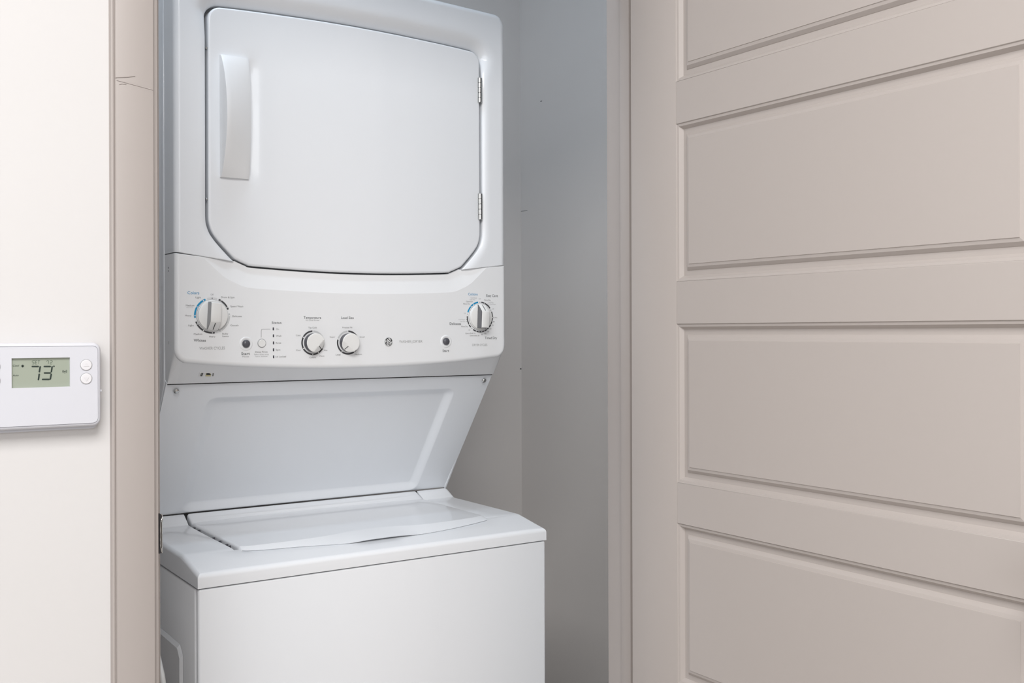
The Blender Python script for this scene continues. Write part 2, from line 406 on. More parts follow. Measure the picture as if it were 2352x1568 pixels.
# --- dryer door
def h_door(P):
    d = seg_dist(P, dout, True)
    x, z = P[:, 0], P[:, 1]
    e = np.clip((z - 0.268) / 0.02, 0, 1) * np.clip((0.492 - z) / 0.02, 0, 1)
    dish = 0.0055 * np.exp(-((x + 0.203) / 0.011) ** 2) * e
    return roll(d, 0.004) - dish
cd = [(offset(dout, -d, True), True) for d in rolls(0.004, 6) + [0.0045]]
for k in range(-3, 5): cd.append(([(-0.203 + 0.006 * k, 0.262 + 0.234 * i / 20) for i in range(21)], False))
v, f = plate(dout, cd, h_door, FR, lambda u, v, h: (CX + u, YF + 0.022, v), 0.05)
dd = mk('dryer_door', v, f, 'enamel', wd, 20)
# bowed grip handle
V, Fc = [], []; NZ = 24; z0, z1 = 0.2735, 0.4885
for i in range(NZ + 1):
    t = i / NZ; b = max(0.0, math.sin(PI * t)) ** 0.75; z = z0 + (z1 - z0) * t
    hl, hr_ = 0.0055 + 0.0345 * b, 0.0035 + 0.0125 * b
    xl, xr = -0.2603, -0.2085
    sec = [(xl, -0.002), (xl, hl - 0.0015), (xl + 0.0006, hl - 0.0004), (xl + 0.0018, hl - 0.0002)]
    for k in range(1, 6):
        q = k / 6; sec.append((xl + 0.0018 + (xr - xl - 0.0030) * q, hl + (hr_ - hl) * q + 0.0012 * math.sin(PI * q)))
    sec += [(xr - 0.0012, hr_), (xr - 0.0003, hr_ - 0.0006), (xr, hr_ - 0.002), (xr, -0.002)]
    for a, h in sec: V.append((CX + a, YF - h, z))
ns = 13
for i in range(NZ):
    for k in range(ns - 1): Fc.append([i * ns + k, i * ns + k + 1, (i + 1) * ns + k + 1, (i + 1) * ns + k])
    Fc.append([i * ns + ns - 1, i * ns, (i + 1) * ns, (i + 1) * ns + ns - 1])
Fc += [list(range(ns))[::-1], [NZ * ns + k for k in range(ns)]]
hd = mk('handle', V, Fc, 'plastic', dd, 35); hd['label'] = 'bowed white plastic grip'
for za, zb in ((0.4695, 0.5205), (0.2300, 0.2835)):
    g = []
    for k in range(5):
        a = za + (zb - za) * k / 5; c = za + (zb - za) * (k + 1) / 5
        g.append(lathe_geo([(0.0045, 0.0), (0.0054, 0.0008), (0.0054, c - a - 0.0008), (0.0045, c - a - 0.0001)], (CX + 0.2795, YF - 0.0005, a), (0, 0, 1), 14))
    hg = mk('hinge', *join(*g), 'chrome', dd, 40); hg['label'] = 'bright metal knuckle hinge'
for zq in (0.4985, 0.2340):     # small latch pins in the left gap
    mk('latch_pin', *lathe_geo([(0.0022, 0), (0.0022, 0.004), (0.0012, 0.005)], (CX - 0.2822, YF + 0.008, zq), (0, -1, 0), 12), 'chrome', dd, 40)

# --- control panel (console)
bot = [(0.3402, -0.0200), (0.3400, -0.0300), (0.3380, -0.0385), (0.3335, -0.0455), (0.3265, -0.0505), (0.315, -0.0530), (0.25, -0.0590), (0.17, -0.0640), (0.08, -0.0672), (0.0, -0.0680)]
br = smooth_line(bot, 4)
side_r = resample([(0.3402, 0.1370), (0.3402, -0.0200)], 0.03)
rim_r = side_r[:-1] + br; rim_l = [(-x, z) for x, z in rim_r]
rim = rim_r + rim_l[::-1][1:]                          # from top right down, along the bottom, up to top left (clockwise)
glo = offset(gr_lo, 0.0, False)
sm_r = resample([(gr_lo[0][0] + 0.0010, gr_lo[0][1] - 0.0022), (0.3402, 0.1370)], 0.02)
low_r = [(x, z - 0.0004) for x, z in gr_lo][1:]
low = [(-x, z) for x, z in low_r] + low_r[::-1][1:]      # left to right along the door's lower gap
sm_l = [(-x, z) for x, z in sm_r[::-1]]                  # top left -> wedge
poly = sm_l[:-1] + [sm_l[-1]] + low + sm_r[:-1] + rim
poly = poly[:-1]                                         # last point repeats the first
crease_in = offset(low, -0.0372)
lowx = [(low[0][0] - 0.045, low[0][1] + 0.04)] + low + [(low[-1][0] + 0.045, low[-1][1] + 0.04)]
cont = [(offset(rim, -d), False) for d in rolls(0.008) + [0.0086]]
cont += [(offset(lowx, -0.0372), False), (offset(lowx, -0.018), False), (offset(low, -0.0010), False)]
cont += [(offset(sm_r, -0.001), False), (offset(sm_l, -0.001), False)]
def h_con(P):
    dr = seg_dist(P, rim); dl = seg_dist(P, lowx); ds = np.minimum(seg_dist(P, sm_r), seg_dist(P, sm_l))
    return roll(dr, 0.008) - 0.0110 * np.clip(1 - dl / 0.0372, 0, 1) + roll(ds, 0.001) + roll(seg_dist(P, low), 0.001) + 0.004
def back_con(u, v, h):
    if v < 0.0 and abs(u) < 0.3401 or v < -0.0201:
        q = math.copysign(min(abs(u) * (0.3402 / 0.3402) + max(0, (abs(u) - 0.31)) * 0.35, 0.3402), u)
        return (CX + q, 1.8415, -0.0897)
    if abs(u) > 0.339: return (CX + u, YF + 0.0595, v)
    return (CX + u, YF + 0.024, v)
v, f = plate(poly, cont, h_con, FR, back_con, 0.05)
con = mk('control_panel', v, f, 'plastic', wd, 13)
# console side cheeks down to the crease
for s in (-1, 1):
    x = CX + s * 0.3397
    g = prism_geo([(YF + 0.004, 0.10), (YF + 0.0595, 0.10), (YF + 0.0595, -0.088), (1.8415, -0.0893), (YF + 0.004, -0.030)], 'x', x - s * 0.003, x)
    mk('side_cheek', *g, 'cab', wd)
    for zq in ((0.1135, 0.1080) if s < 0 else ()):
        mk('cabinet_screw', *lathe_geo([(0.0016, 0), (0.0016, 0.0006)], (x, 1.831, zq), (s, 0, 0), 10), 'dark', wd)
    if s < 0: mk('side_slot', *box_geo(x - 0.0005, x, 1.8292, 1.8306, -0.0225, -0.0145), 'dark', wd)

# --- upper cabinet, with the folded flange the photo shows as a light line down its side
poly = [(YF + 0.0625, 0.635), (YF + 0.0625, -0.080), (2.078, -0.357), (2.36, -0.357), (2.40, -0.33), (2.40, 0.635)]
mk('dryer_cabinet', *prism_geo(poly, 'x', CX - 0.3375, CX + 0.3375, 0.003), 'cab', wd, 40)
for s in (-1, 1):
    P0 = [(YF + 0.0600, 0.640), (YF + 0.0600, -0.0915), (2.042, -0.3560), (2.050, -0.3560), (YF + 0.0680, -0.0940), (YF + 0.0680, 0.640)]
    mk('side_flange', *prism_geo(P0, 'x', CX + s * 0.3365, CX + s * 0.3412, 0.0012), 'enamel', wd, 40)

# --- sloping back panel with its pressed recess
T0 = Vector((0, 1.8430, -0.0905)); TD = (Vector((0, 2.0420, -0.3550)) - T0); SL = TD.length; TD.normalize()
TN = Vector((0, TD.z, -TD.y))                           # outward: towards the viewer and down
def SP(u, v, h): p = T0 + TD * v + TN * h; return (CX + u, p.y, p.z)
rect = [(-0.3405, SL), (0.3405, SL), (0.3405, 0.0), (-0.3405, 0.0)]      # v grows downwards
def rrect(x0, x1, y0, y1, r, k=6):
    o = []
    for cx_, cy_, a0 in ((x1 - r, y1 - r, 0), (x0 + r, y1 - r, 90), (x0 + r, y0 + r, 180), (x1 - r, y0 + r, 270)):
        for i in range(k + 1):
            a = math.radians(a0 + 90 * i / k); o.append((cx_ + r * math.cos(a), cy_ + r * math.sin(a)))
    return o
def sd_rr(P, x0, x1, y0, y1, r):
    q = np.abs(P - np.array([(x0 + x1) / 2, (y0 + y1) / 2])) - np.array([(x1 - x0) / 2 - r, (y1 - y0) / 2 - r])
    return np.linalg.norm(np.maximum(q, 0), axis=1) + np.minimum(q.max(1), 0) - r
RR = (-0.262, 0.262, 0.0340, SL - 0.0050, 0.020)
outer = resample(rect, 0.04, True)
def h_slope(P):
    d = -sd_rr(P, *RR); t = np.clip(d / 0.019, 0, 1); e = 0.5 * t + 0.5 * t * t * (3 - 2 * t)
    return -0.0078 * e + roll(seg_dist(P, rect, True), 0.0025)
cont = [(rrect(RR[0] + d, RR[1] - d, RR[2] + d, RR[3] - d, max(0.004, RR[4] - d * 0.5)), True) for d in (-0.0012, 0.0001, 0.0012, 0.004, 0.008, 0.012, 0.015, 0.0178, 0.019, 0.0202, 0.023)]
cont += [(offset(rect, d, True), True) for d in rolls(0.0025, 4)]
vv, ff = plate(outer, cont, h_slope, SP, lambda u, v, h: SP(u, v, -0.012), 0.05)
bp = mk('back_panel', vv, [q[::-1] for q in ff], 'satin', wd, 25)
for dx in (-0.321, 0.3244):
    p = T0 + TD * 0.016
    s_ = mk('screw', *lathe_geo([(0.0050, -0.001), (0.0050, 0.0008), (0.0038, 0.0020), (0.0012, 0.0026)], (CX + dx, p.y, p.z), TN, 16), 'chrome', wd, 50)
    s_['label'] = 'bright crosshead screw'
    for a in (0.4, 0.4 + PI / 2):
        e1 = Vector((1, 0, 0)) * math.cos(a) + TD * math.sin(a); e2 = TN.cross(e1); q = Vector((CX + dx, p.y, p.z)) + TN * 0.0027
        mk('screw_slot', [(q + e1 * i * 0.0030 + e2 * j * 0.0006 - TN * (0.0004 if abs(i) else 0))[:] for i, j in ((-1, -1), (1, -1), (1, 1), (-1, 1))], [[0, 1, 2, 3]], 'dark', s_)
# narrow dark joint between console and back panel
mk('panel_joint', *box_geo(CX - 0.3385, CX + 0.3385, 1.8425, 1.850, -0.0915, -0.0893), 'dark', wd)
# spirit-level window moulded in the underside of the console
def under(px, py, lift=0.0):
    # underside plane through (1.80,-0.055) and (1.8415,-0.0893)
    a = Vector((0, 1.7995, -0.0560)); b = Vector((0, 1.8415, -0.0893)); n_ = Vector((0, (b - a).z, -(b - a).y)).normalized()
    x, z = on_y(px, py, 1.0); d = Vector((x, 1.0, z)); t = a.dot(n_) / d.dot(n_); return d * t + n_ * lift
def quad_on(name, pts, m, parent, lift):
    q = [under(px, py, lift) for px, py in pts]; q2 = [under(px, py, lift - 0.002) for px, py in pts]
    V = [p[:] for p in q + q2]
    return mk(name, V, [[0, 1, 2, 3], [7, 6, 5, 4], [0, 4, 5, 1], [1, 5, 6, 2], [2, 6, 7, 3], [3, 7, 4, 0]], m, parent)
lv = quad_on('level_window', [(456, 864.5), (491.5, 863.5), (493, 855), (458.5, 854.5)], 'whiteink', con, 0.0006)
quad_on('level_vial', [(471.5, 863.0), (484, 863.0), (483.5, 856.5), (473, 856.5)], 'brass', con, 0.0010)
quad_on('level_mark', [(473.5, 859.5), (485, 859.5), (481, 856.3), (474, 856.3)], 'dark', con, 0.0013)
quad_on('level_mark', [(459, 862.5), (462.5, 862.5), (465.5, 855.5), (462, 855.5)], 'inkg', con, 0.0010)
quad_on('level_mark', [(462.0, 862.5), (463.8, 862.5), (466.5, 855.5), (464.8, 855.5)], 'dark', con, 0.0013)
quad_on('level_mark', [(487, 862.5), (490, 862.5), (491.5, 856), (488.0, 856)], 'inkg', con, 0.0010)

# --- washer
box('washer_cabinet', CX - 0.3432, CX + 0.3432, 1.6745, 2.36, FL + 0.03, -0.4135, 'cab', wd, 0.0040, 3)
box('washer_front', CX - 0.3428, CX + 0.3428, 1.6570, 1.6690, FL + 0.10, -0.4118, 'enamel', wd, 0.0045, 4)
box('front_liner', CX - 0.338, CX + 0.338, 1.664, 1.676, FL + 0.08, -0.405, 'dark', wd)
box('kick_base', CX - 0.335, CX + 0.335, 1.690, 2.34, FL, FL + 0.10, 'knobg', wd, 0.003)
# pressed panel on the left side
V, Fc = [], []
xs = CX - 0.3432
rings = [(0.0, 0.0005), (0.007, 0.0045), (0.012, 0.0045)]
for d, h in rings:
    for p in ((2.20, -1.15), (1.7395 + d, -1.15), (1.7395 + d, -0.5380 - d), (1.7560 + d * 0.6, -0.5235 - d), (2.20, -0.5235 - d)): V.append((xs - h, p[0], p[1]))
for k in range(2):
    for i in range(4): Fc.append([k * 5 + i, k * 5 + i + 1, (k + 1) * 5 + i + 1, (k + 1) * 5 + i])
Fc.append([10, 11, 12, 13, 14])
mk('side_pressing', V, Fc, 'cab', wd)

# worktop: profile across y, with the lid bay open to the back
ZT = -0.3715
def prof_y(y):
    z = np.full_like(y, ZT)
    ch = y < 1.747; z[ch] = -0.3875 + (y[ch] - 1.6560) * (0.0160 / 0.091)
    r = np.clip((y - 2.006) / 0.033, 0, 1); z += 0.0160 * r
    return z
lidL, lidR, lidB = -0.2480, 0.2610, 2.0405
front_lo = [(-0.2480, 1.7400), (-0.243, 1.7290), (-0.2184, 1.7225), (-0.180, 1.7180), (-0.1442, 1.7145), (-0.0713, 1.7035), (-0.0286, 1.7000), (0.0162, 1.7000), (0.0434, 1.7005), (0.1078, 1.7035), (0.1748, 1.7125), (0.2409, 1.7270), (0.255, 1.7330), (0.2610, 1.7420)]
fl = smooth_line(front_lo, 4)
wt_out = [(-0.3440, 2.0415), (-0.3440, 1.6560), (0.3440, 1.6560), (0.3440, 2.0415)]
fx = lambda dx, lst: float(np.interp(dx, [p[0] for p in lst], [p[1] for p in lst]))
# bay edge sits just inside the lid at the front, just outside it at the sides
bay = [(lidR + 0.0035, 2.0415)] + [(lidR + 0.0035, 1.98), (lidR + 0.0035, 1.90), (lidR + 0.0035, 1.82), (lidR + 0.0035, 1.745)]
bay += [(x, z + 0.012) for x, z in fl[::-1] if -0.242 < x < 0.256]
bay += [(lidL - 0.0075, 1.740), (lidL - 0.0080, 1.82), (lidL - 0.0080, 1.90), (lidL - 0.0070, 1.98), (lidL - 0.0050, 2.0415)]
rim_w = resample(wt_out, 0.03)
poly = rim_w + bay
cont = [(offset(rim_w, d), False) for d in rolls(0.0075) + [0.0081]]
for yy in (1.738, 1.741, 1.744, 1.747, 1.750, 1.753, 1.756, 1.996, 2.001, 2.004, 2.006, 2.008, 2.011, 2.012, 2.018, 2.024, 2.030, 2.036): cont.append(([(-0.343, yy), (0.343, yy)], False))
cont.append((offset(bay, 0.0015), False)); cont.append((offset(bay, 0.0006), False))
frontrim = rim_w
def h_top(P):
    d = seg_dist(P, frontrim); y = P[:, 1]
    # ease the bend at the chamfer
    z = np.where(y < 1.9, (prof_y(y) + prof_y(y - 0.005) + prof_y(y + 0.005)) / 3, (prof_y(y) + prof_y(y - 0.002) + prof_y(y + 0.002)) / 3)
    return z + roll(d, 0.0075) + roll(seg_dist(P, bay), 0.0015)
v, f = plate(poly, cont, h_top, lambda u, v, h: (CX + u, v, h), lambda u, v, h: (CX + u, v, -0.4105 if abs(u) > 0.34 or v < 1.66 else h - 0.014), 0.04)
mk('worktop', v, f, 'enamel', wd, 25)
box('tub_rim', CX - 0.30, CX + 0.30, 1.695, 2.05, -0.405, -0.3925, 'dark', wd)

# lid
front_hi = [(-0.2480, 1.7520), (-0.2430, 1.7420), (-0.2313, 1.7365), (-0.1969, 1.7345), (-0.1309, 1.7365), (-0.0782, 1.7430), (-0.0367, 1.7545), (0.0131, 1.7625), (0.0568, 1.7560), (0.0977, 1.7420), (0.1381, 1.7395), (0.1889, 1.7425), (0.2318, 1.7475), (0.2549, 1.7560), (0.2610, 1.7640)]
fh = smooth_line(front_hi, 4)
lid_poly = [(lidL, lidB), (lidL, 1.95), (lidL, 1.85)] + fl + [(lidR, 1.85), (lidR, 1.95), (lidR, lidB)] + [(lidR - (lidR - lidL) * k / 14, lidB) for k in range(1, 14)]
def bump_mid(x): return np.exp(-((x - 0.012) / 0.055) ** 4)
def lid_h(P):
    x, y = P[:, 0], P[:, 1]
    lo = np.interp(x, [p[0] for p in fl], [p[1] for p in fl]); hi = np.interp(x, [p[0] for p in fh], [p[1] for p in fh])
    yc = 2.017 - 0.012 * np.abs(x / 0.25) ** 3
    ztop = ZT + 0.0036 + 0.0132 * np.clip((y - yc) / (2.037 - yc), 0, 1)
    t = np.clip((y - lo) / np.maximum(hi - lo, 1e-4), 0, 1)
    yl = lo.copy(); zl = prof_y(yl) + 0.0016 + 0.0030 * bump_mid(x)
    tt = 0.8 * t + 0.2 * np.sin(t * PI / 2)
    z = np.where(y < hi, zl + (ztop - zl) * tt, ztop)
    ds = np.minimum(np.abs(x - lidL), np.abs(lidR - x)); db = np.abs(lidB - y)
    return z + roll(ds, 0.005) + roll(db, 0.004)
cont = [(fh, False)]
for q in (0.15, 0.3, 0.45, 0.6, 0.75, 0.9, 0.95, 1.05, 1.12): cont.append(([(x, fx(x, fl) + q * (fx(x, fh) - fx(x, fl))) for x in np.linspace(lidL + 0.003, lidR - 0.003, 60)], False))
for d in rolls(0.005, 5): cont += [([(lidL + d, 1.72), (lidL + d, lidB)], False), ([(lidR - d, 1.72), (lidR - d, lidB)], False)]
for yy in (1.996, 2.000, 2.004, 2.008, 2.012, 2.017, 2.022, 2.027, 2.032, 2.0365, 2.0375, 2.0387, 2.0397): cont.append(([(lidL, yy), (lidR, yy)], False))
xs_l = np.linspace(lidL, lidR, 61)
for dy in (-0.0015, 0.0, 0.0015): cont.append(([(x, 2.017 - 0.012 * abs(x / 0.25) ** 3 + dy) for x in xs_l], False))
def lid_back(u, v, h):
    if v < 1.80 and abs(u - 0.005) < 0.25: return (CX + u, v + 0.002, h - 0.0012)
    return (CX + u, v, h - 0.012)
v, f = plate(lid_poly, cont, lid_h, lambda u, v, h: (CX + u, v, h), lid_back, 0.04)
ld = mk('washer_lid', v, f, 'enamel', wd, 22)
for yy in (1.985, 1.955, 1.868, 1.832, 1.795, 1.780):
    mk('rib_line', *box_geo(CX + lidL - 0.0045, CX + lidL + 0.0015, yy - 0.0011, yy + 0.0011, ZT - 0.0095, ZT - 0.0012), 'knobg', ld)  # added dark boxes stand for the rib lines in the lid's side gap
# upright rear strip joining worktop and back panel
box('rear_strip', CX - 0.3385, CX + 0.3385, 2.0395, 2.050, -0.40, -0.3570, 'dark', wd)

# ------------------------------------------------------------------ console print, knobs and buttons
YP = YF - 0.004          # console face
EPS = 0.0004
def flat(name, pts_faces, m, parent=con, y=YP - EPS):
    V, Fc = pts_faces; return mk(name, [(p[0], y, p[1]) for p in V], Fc, m, parent)
def ribbon(pts, wd_, closed=False):
    a = offset(pts, wd_ / 2, closed); b = offset(pts, -wd_ / 2, closed); n = len(pts)
    V = a + b; Fc = [[i, (i + 1) % n, n + (i + 1) % n, n + i] for i in range(n if closed else n - 1)]
    return V, Fc
def disc(c, r, k=18): return [(c[0] + r * math.cos(2 * PI * i / k), c[1] + r * math.sin(2 * PI * i / k)) for i in range(k)], [list(range(k))]
TXT = {}
def text_mesh(s):
    if s not in TXT:
        cu = bpy.data.curves.new('t', 'FONT'); cu.body = s; cu.size = 1.0; cu.resolution_u = 3
        o = bpy.data.objects.new('t', cu); C.objects.link(o)
        me = bpy.data.meshes.new_from_object(o)
        TXT[s] = ([v.co[:2] for v in me.vertices], [list(p.vertices) for p in me.polygons])
        bpy.data.objects.remove(o); bpy.data.curves.remove(cu); bpy.data.meshes.remove(me)
    return TXT[s]
def text(s, px0, px1, pyb, pyc, m='ink', parent=None, Y=None, shear=0.0, name='lettering'):
    Y = YP - EPS if Y is None else Y; parent = con if parent is None else parent
    V, Fc = text_mesh(s)
    xs_ = [p[0] for p in V]; x0, x1 = min(xs_), max(xs_)
    capV, _ = text_mesh('H'); hc = max(p[1] for p in capV)
    X0, zb = on_y(px0, pyb, Y); X1, _ = on_y(px1, pyb, Y); _, zc = on_y(px0, pyc, Y)
    sx = (X1 - X0) / (x1 - x0); sz = (zc - zb) / hc
    return mk(name, [(X0 + (p[0] - x0) * sx + shear * p[1] * sz, Y, zb + p[1] * sz) for p in V], Fc, m, parent)
T = [('Colors', 430.9, 457.8, 675.3, 668.6, 'blue'), ('Light', 449.3, 462, 684.5, 680.6, 'inkg'), ('Medium', 426.8, 446.4, 703, 699.3, 'inkg'),
     ('Normal', 428.4, 443.2, 706.9, 704.6, 'pale'), ('Heavy', 425.1, 439.6, 726, 722.4, 'inkg'), ('Light', 432.7, 445.2, 748.8, 744.9, 'inkg'),
     ('Medium', 445.2, 464.8, 768.7, 765.2, 'inkg'), ('Heavy', 480.2, 494.7, 774.5, 770.9, 'inkg'), ('Bulky', 510.8, 523.8, 767.9, 764.3, 'inkg'),
     ('Items', 511, 524.8, 773.7, 770.2, 'inkg'), ('Casuals', 529.2, 547.8, 748.8, 745.1, 'inkg'), ('Delicates', 533.5, 555.4, 727.6, 723.9, 'inkg'),
     ('Speed Wash', 529.4, 558.5, 705.1, 701.3, 'inkg'), ('Drain & Spin', 508.2, 538.8, 684.2, 680.4, 'inkg'), ('Off', 483.7, 490.6, 678, 674.3, 'inkl'),
     ('Whites', 445.2, 472.8, 784.5, 778.4, 'ink'), ('WASHER CYCLES', 458.2, 516.6, 802.6, 796.6, 'inkl'),
     ('Status', 624.2, 646.4, 743.2, 738, 'ink'), ('On', 634.1, 640.6, 757.3, 753.7, 'inkg'), ('Wash', 634.1, 646.4, 772.8, 769.3, 'inkg'),
     ('Rinse', 633.5, 645.7, 789, 785.5, 'inkg'), ('Spin', 633.5, 643.8, 804.9, 801.2, 'inkg'), ('Lid Locked', 632.6, 657.1, 820.6, 817.1, 'inkg'),
     ('Start', 554.3, 574, 814.9, 808.8, 'ink'), ('Pause', 556.8, 571.8, 820.2, 817, 'inkl'), ('Deep Rinse', 586.4, 614.6, 809.7, 806.1, 'inkg'),
     ('Select when using', 583.6, 616.9, 814.9, 812.1, 'inkl'), ('Fabric Softener', 586.4, 615, 819.5, 816.7, 'inkl'),
     ('Temperature', 697.5, 737.6, 731.7, 726.2, 'ink'), ('All Cold Rinses', 701.9, 733.4, 736.5, 733.5, 'inkl'), ('Load Size', 783.8, 812.6, 732, 726.6, 'ink'),
     ('Tap Cold', 708.1, 727.2, 753.8, 750.2, 'inkg'), ('Cold', 679.8, 690, 771.5, 768.3, 'inkg'), ('Cool', 680.1, 690.3, 805.6, 802.3, 'inkg'),
     ('Colors', 710.6, 725.1, 822.4, 819, 'inkg'), ('Warm', 733, 745, 818.9, 815.8, 'inkg'), ('Hot', 744.2, 752.1, 805.8, 802.4, 'inkg'),
     ('Precise Fill', 786.5, 808.9, 753.5, 750.2, 'inkg'), ('Super', 757.5, 769.9, 775.1, 772, 'inkg'), ('Small', 826.3, 837.5, 775.1, 772, 'inkg'),
     ('Large', 771, 782.4, 815.7, 812.5, 'inkg'), ('Medium', 815.1, 831.3, 815.1, 812, 'inkg'),
     ('WASHER', 916.8, 944.2, 787.2, 781.4, 'inkl'), ('|', 946.3, 946.9, 786.9, 781.6, 'inkl'), ('DRYER', 949.2, 970.5, 786.8, 781.0, 'inkl'), ('Start', 1016.5, 1031.3, 808, 802.5, 'ink'),
     ('Cottons', 1075.5, 1097.3, 677.9, 672.2, 'blue'), ('Easy Care', 1117.1, 1143.2, 681.2, 675.8, 'ink'), ('Cool Down', 1081, 1095.6, 685.1, 682.3, 'inkl'),
     ('Less Dry', 1079.5, 1091.3, 689, 686.5, 'inkl'), ('Optimum', 1070.5, 1086, 693.5, 690.4, 'inkg'), ('More Dry', 1064.2, 1080.1, 699, 695.9, 'inkg'),
     ('Off', 1099.4, 1104, 687.6, 684.8, 'inkl'), ('More Dry', 1112.3, 1127.1, 690.3, 687.4, 'inkg'), ('Less Dry', 1122.4, 1133.4, 695.4, 693, 'inkl'),
     ('Cool Down', 1124.8, 1138.6, 699.5, 697.1, 'inkl'), ('Off', 1130.5, 1134.6, 710.5, 707.8, 'inkl'), ('90 Min.', 1132.9, 1142.5, 730.3, 727.7, 'inkg'),
     ('80', 1132.1, 1136.2, 739.9, 737.3, 'inkg'), ('70', 1129.8, 1133.4, 748.2, 745.4, 'inkg'), ('60', 1124.5, 1128.6, 756.1, 753.5, 'inkg'),
     ('50', 1119.5, 1123.3, 762.6, 759.9, 'inkg'), ('40', 1112.3, 1116.8, 767.3, 764.6, 'inkg'), ('30', 1105.1, 1109.4, 769.3, 766.6, 'inkg'),
     ('Dewrinkle 20', 1079.5, 1101.1, 771.7, 769, 'inkg'), ('Quick Fluff 10', 1068.8, 1091.9, 766.7, 763.8, 'inkg'), ('Off', 1076.2, 1080.5, 759, 756.3, 'inkl'),
     ('More Dry', 1059.7, 1074.7, 750.9, 748, 'inkg'), ('Delicates', 1032.9, 1059, 745.8, 740.3, 'ink'), ('Less Dry', 1057.1, 1069, 739.2, 736.7, 'inkl'),
     ('Cool Down', 1053.3, 1067.8, 734.8, 732.3, 'inkl'), ('Off', 1065.7, 1069.6, 720.7, 718.1, 'inkl'), ('Timed Dry', 1113.8, 1141.5, 778.6, 773.1, 'ink'),
     ('DRYER CYCLES', 1084.9, 1119.3, 794.4, 789.4, 'inkl')]
for a in T: text(*a)

def cp(px, py): return on_y(px, py, YP)
def ang(c, px, py):
    p = cp(px, py); return math.atan2(p[0] - c[0], p[1] - c[1])      # clockwise from the top
def arc(c, r, a0, a1, wdt, m):
    n_ = max(6, int(abs(a1 - a0) / 0.06)); pts = [(c[0] + r * math.sin(a0 + (a1 - a0) * i / n_), c[1] + r * math.cos(a0 + (a1 - a0) * i / n_)) for i in range(n_ + 1)]
    return flat('dial_arc', ribbon(pts, wdt), m)
def arcpx(c, r, s, e, wdt, m, cw=True):
    a0, a1 = ang(c, *s), ang(c, *e)
    if cw and a1 < a0: a1 += 2 * PI
    if not cw and a1 > a0: a1 -= 2 * PI
    return arc(c, r, a0, a1, wdt, m)
def dots(c, r, pts, rad, m, name='dial_dots', y=YP - 2 * EPS):
    g = []
    for q in pts:
        a = ang(c, *q); g.append(disc((c[0] + r * math.sin(a), c[1] + r * math.cos(a)), rad, 12))
    o = flat(name, join(*g), m, con, y); o['kind'] = 'stuff'; return o
def k1(x, y): return (410 + x / 9.8, 650 + y / 9.8)
def k2(x, y): return (670 + x / 12.06, 710 + y / 12.06)
def k3(x, y): return (1020 + x / 10.453, 660 + y / 10.453)
# washer cycle dial
c = cp(487.3, 724.4); r = 0.0303
arcpx(c, r, k1(605, 365), k1(358, 780), 0.0031, 'blue', False)
arcpx(c, r, k1(905, 365), k1(1128, 590), 0.0028, 'ink')
arcpx(c, r, k1(1150, 680), k1(920, 1090), 0.0031, 'pale')
arcpx(c, r, k1(385, 870), k1(815, 1115), 0.0028, 'ink', False)
dots(c, r, [k1(*q) for q in ((557, 392), (410, 532), (357, 730), (955, 395), (1100, 538), (1155, 733), (1105, 922), (960, 1068), (410, 925), (560, 1068), (760, 1117))], 0.0010, 'whiteink')
arcpx(c, r, k1(640, 352), k1(870, 352), 0.0029, 'faint')
dots(c, r, [k1(755, 340)], 0.0008, 'ink')
CW = c
# temperature and load size dials
ct = cp(718.6, 786.8); rt = 0.0214
arcpx(ct, rt, k2(578, 605), k2(865, 1100), 0.0029, 'ink', False)
arcpx(ct, rt, k2(600, 605), k2(850, 1090), 0.0029, 'pale')
dots(ct, rt, [k2(*q) for q in ((578, 605), (310, 770), (313, 1092), (580, 1250), (735, 1203))], 0.0011, 'whiteink')
cl = cp(799.3, 786.4); rl = 0.0214
arcpx(cl, rl, k2(1552, 605), k2(1265, 828), 0.0029, 'ink')
arcpx(cl, rl, k2(1280, 800), k2(1530, 610), 0.0029, 'pale')
dots(cl, rl, [k2(*q) for q in ((1552, 605), (1265, 828), (1385, 1180), (1725, 1172), (1850, 800))], 0.0011, 'whiteink')
# dryer dial
c3 = cp(1102.2, 727.8); r3 = 0.0303
B = 0.0026
arcpx(c3, r3, k3(815, 355), k3(577, 600), 0.0031, 'blue', False)
arcpx(c3, r3, k3(890, 355), k3(1090, 510), B, 'ink')
arcpx(c3, r3, k3(1125, 585), k3(700, 1005), B, 'ink')
arcpx(c3, r3, k3(565, 690), k3(640, 945), B, 'ink', False)
dots(c3, r3, [k3(*q) for q in ((1145, 718), (1133, 800), (1110, 877), (1065, 945), (1022, 997), (963, 1040), (900, 1060), (835, 1062), (768, 1045), (605, 878), (968, 383), (705, 405), (645, 462))], 0.0010, 'whiteink')
dots(c3, r3, [k3(*q) for q in ((855, 352), (1108, 548), (570, 642), (668, 972))], 0.0008, 'ink')
def tick(a, b, m='ink', wdt=0.0006): flat('dial_tick', ribbon([cp(*a), cp(*b)], wdt), m)
tick(k3(1042, 402), k3(1055, 388)); tick(k3(1068, 432), k3(1082, 418)); tick(k3(525, 770), k3(562, 770)); tick(k3(532, 815), k3(562, 803))
# line from the rinse button to the status lights
P1 = [cp(599.9, 774.7), cp(599.9, 760), cp(600.3, 757.2), cp(601.5, 755.9), cp(603.5, 755.6), cp(621.1, 755.6)]
flat('indicator_line', ribbon(P1, 0.0008), 'inkl')
for q in ((627.8, 755), (628, 770.9), (628.2, 787.2), (628.2, 803), (628.4, 819.2)):
    p = cp(*q); s_ = mk('status_light', *box_geo(p[0] - 0.0013, p[0] + 0.0013, YP - 0.0007, YP + 0.001, p[1] - 0.0026, p[1] + 0.0026, 0.0004, 1), 'knobg', con); s_['label'] = 'unlit dark status light'

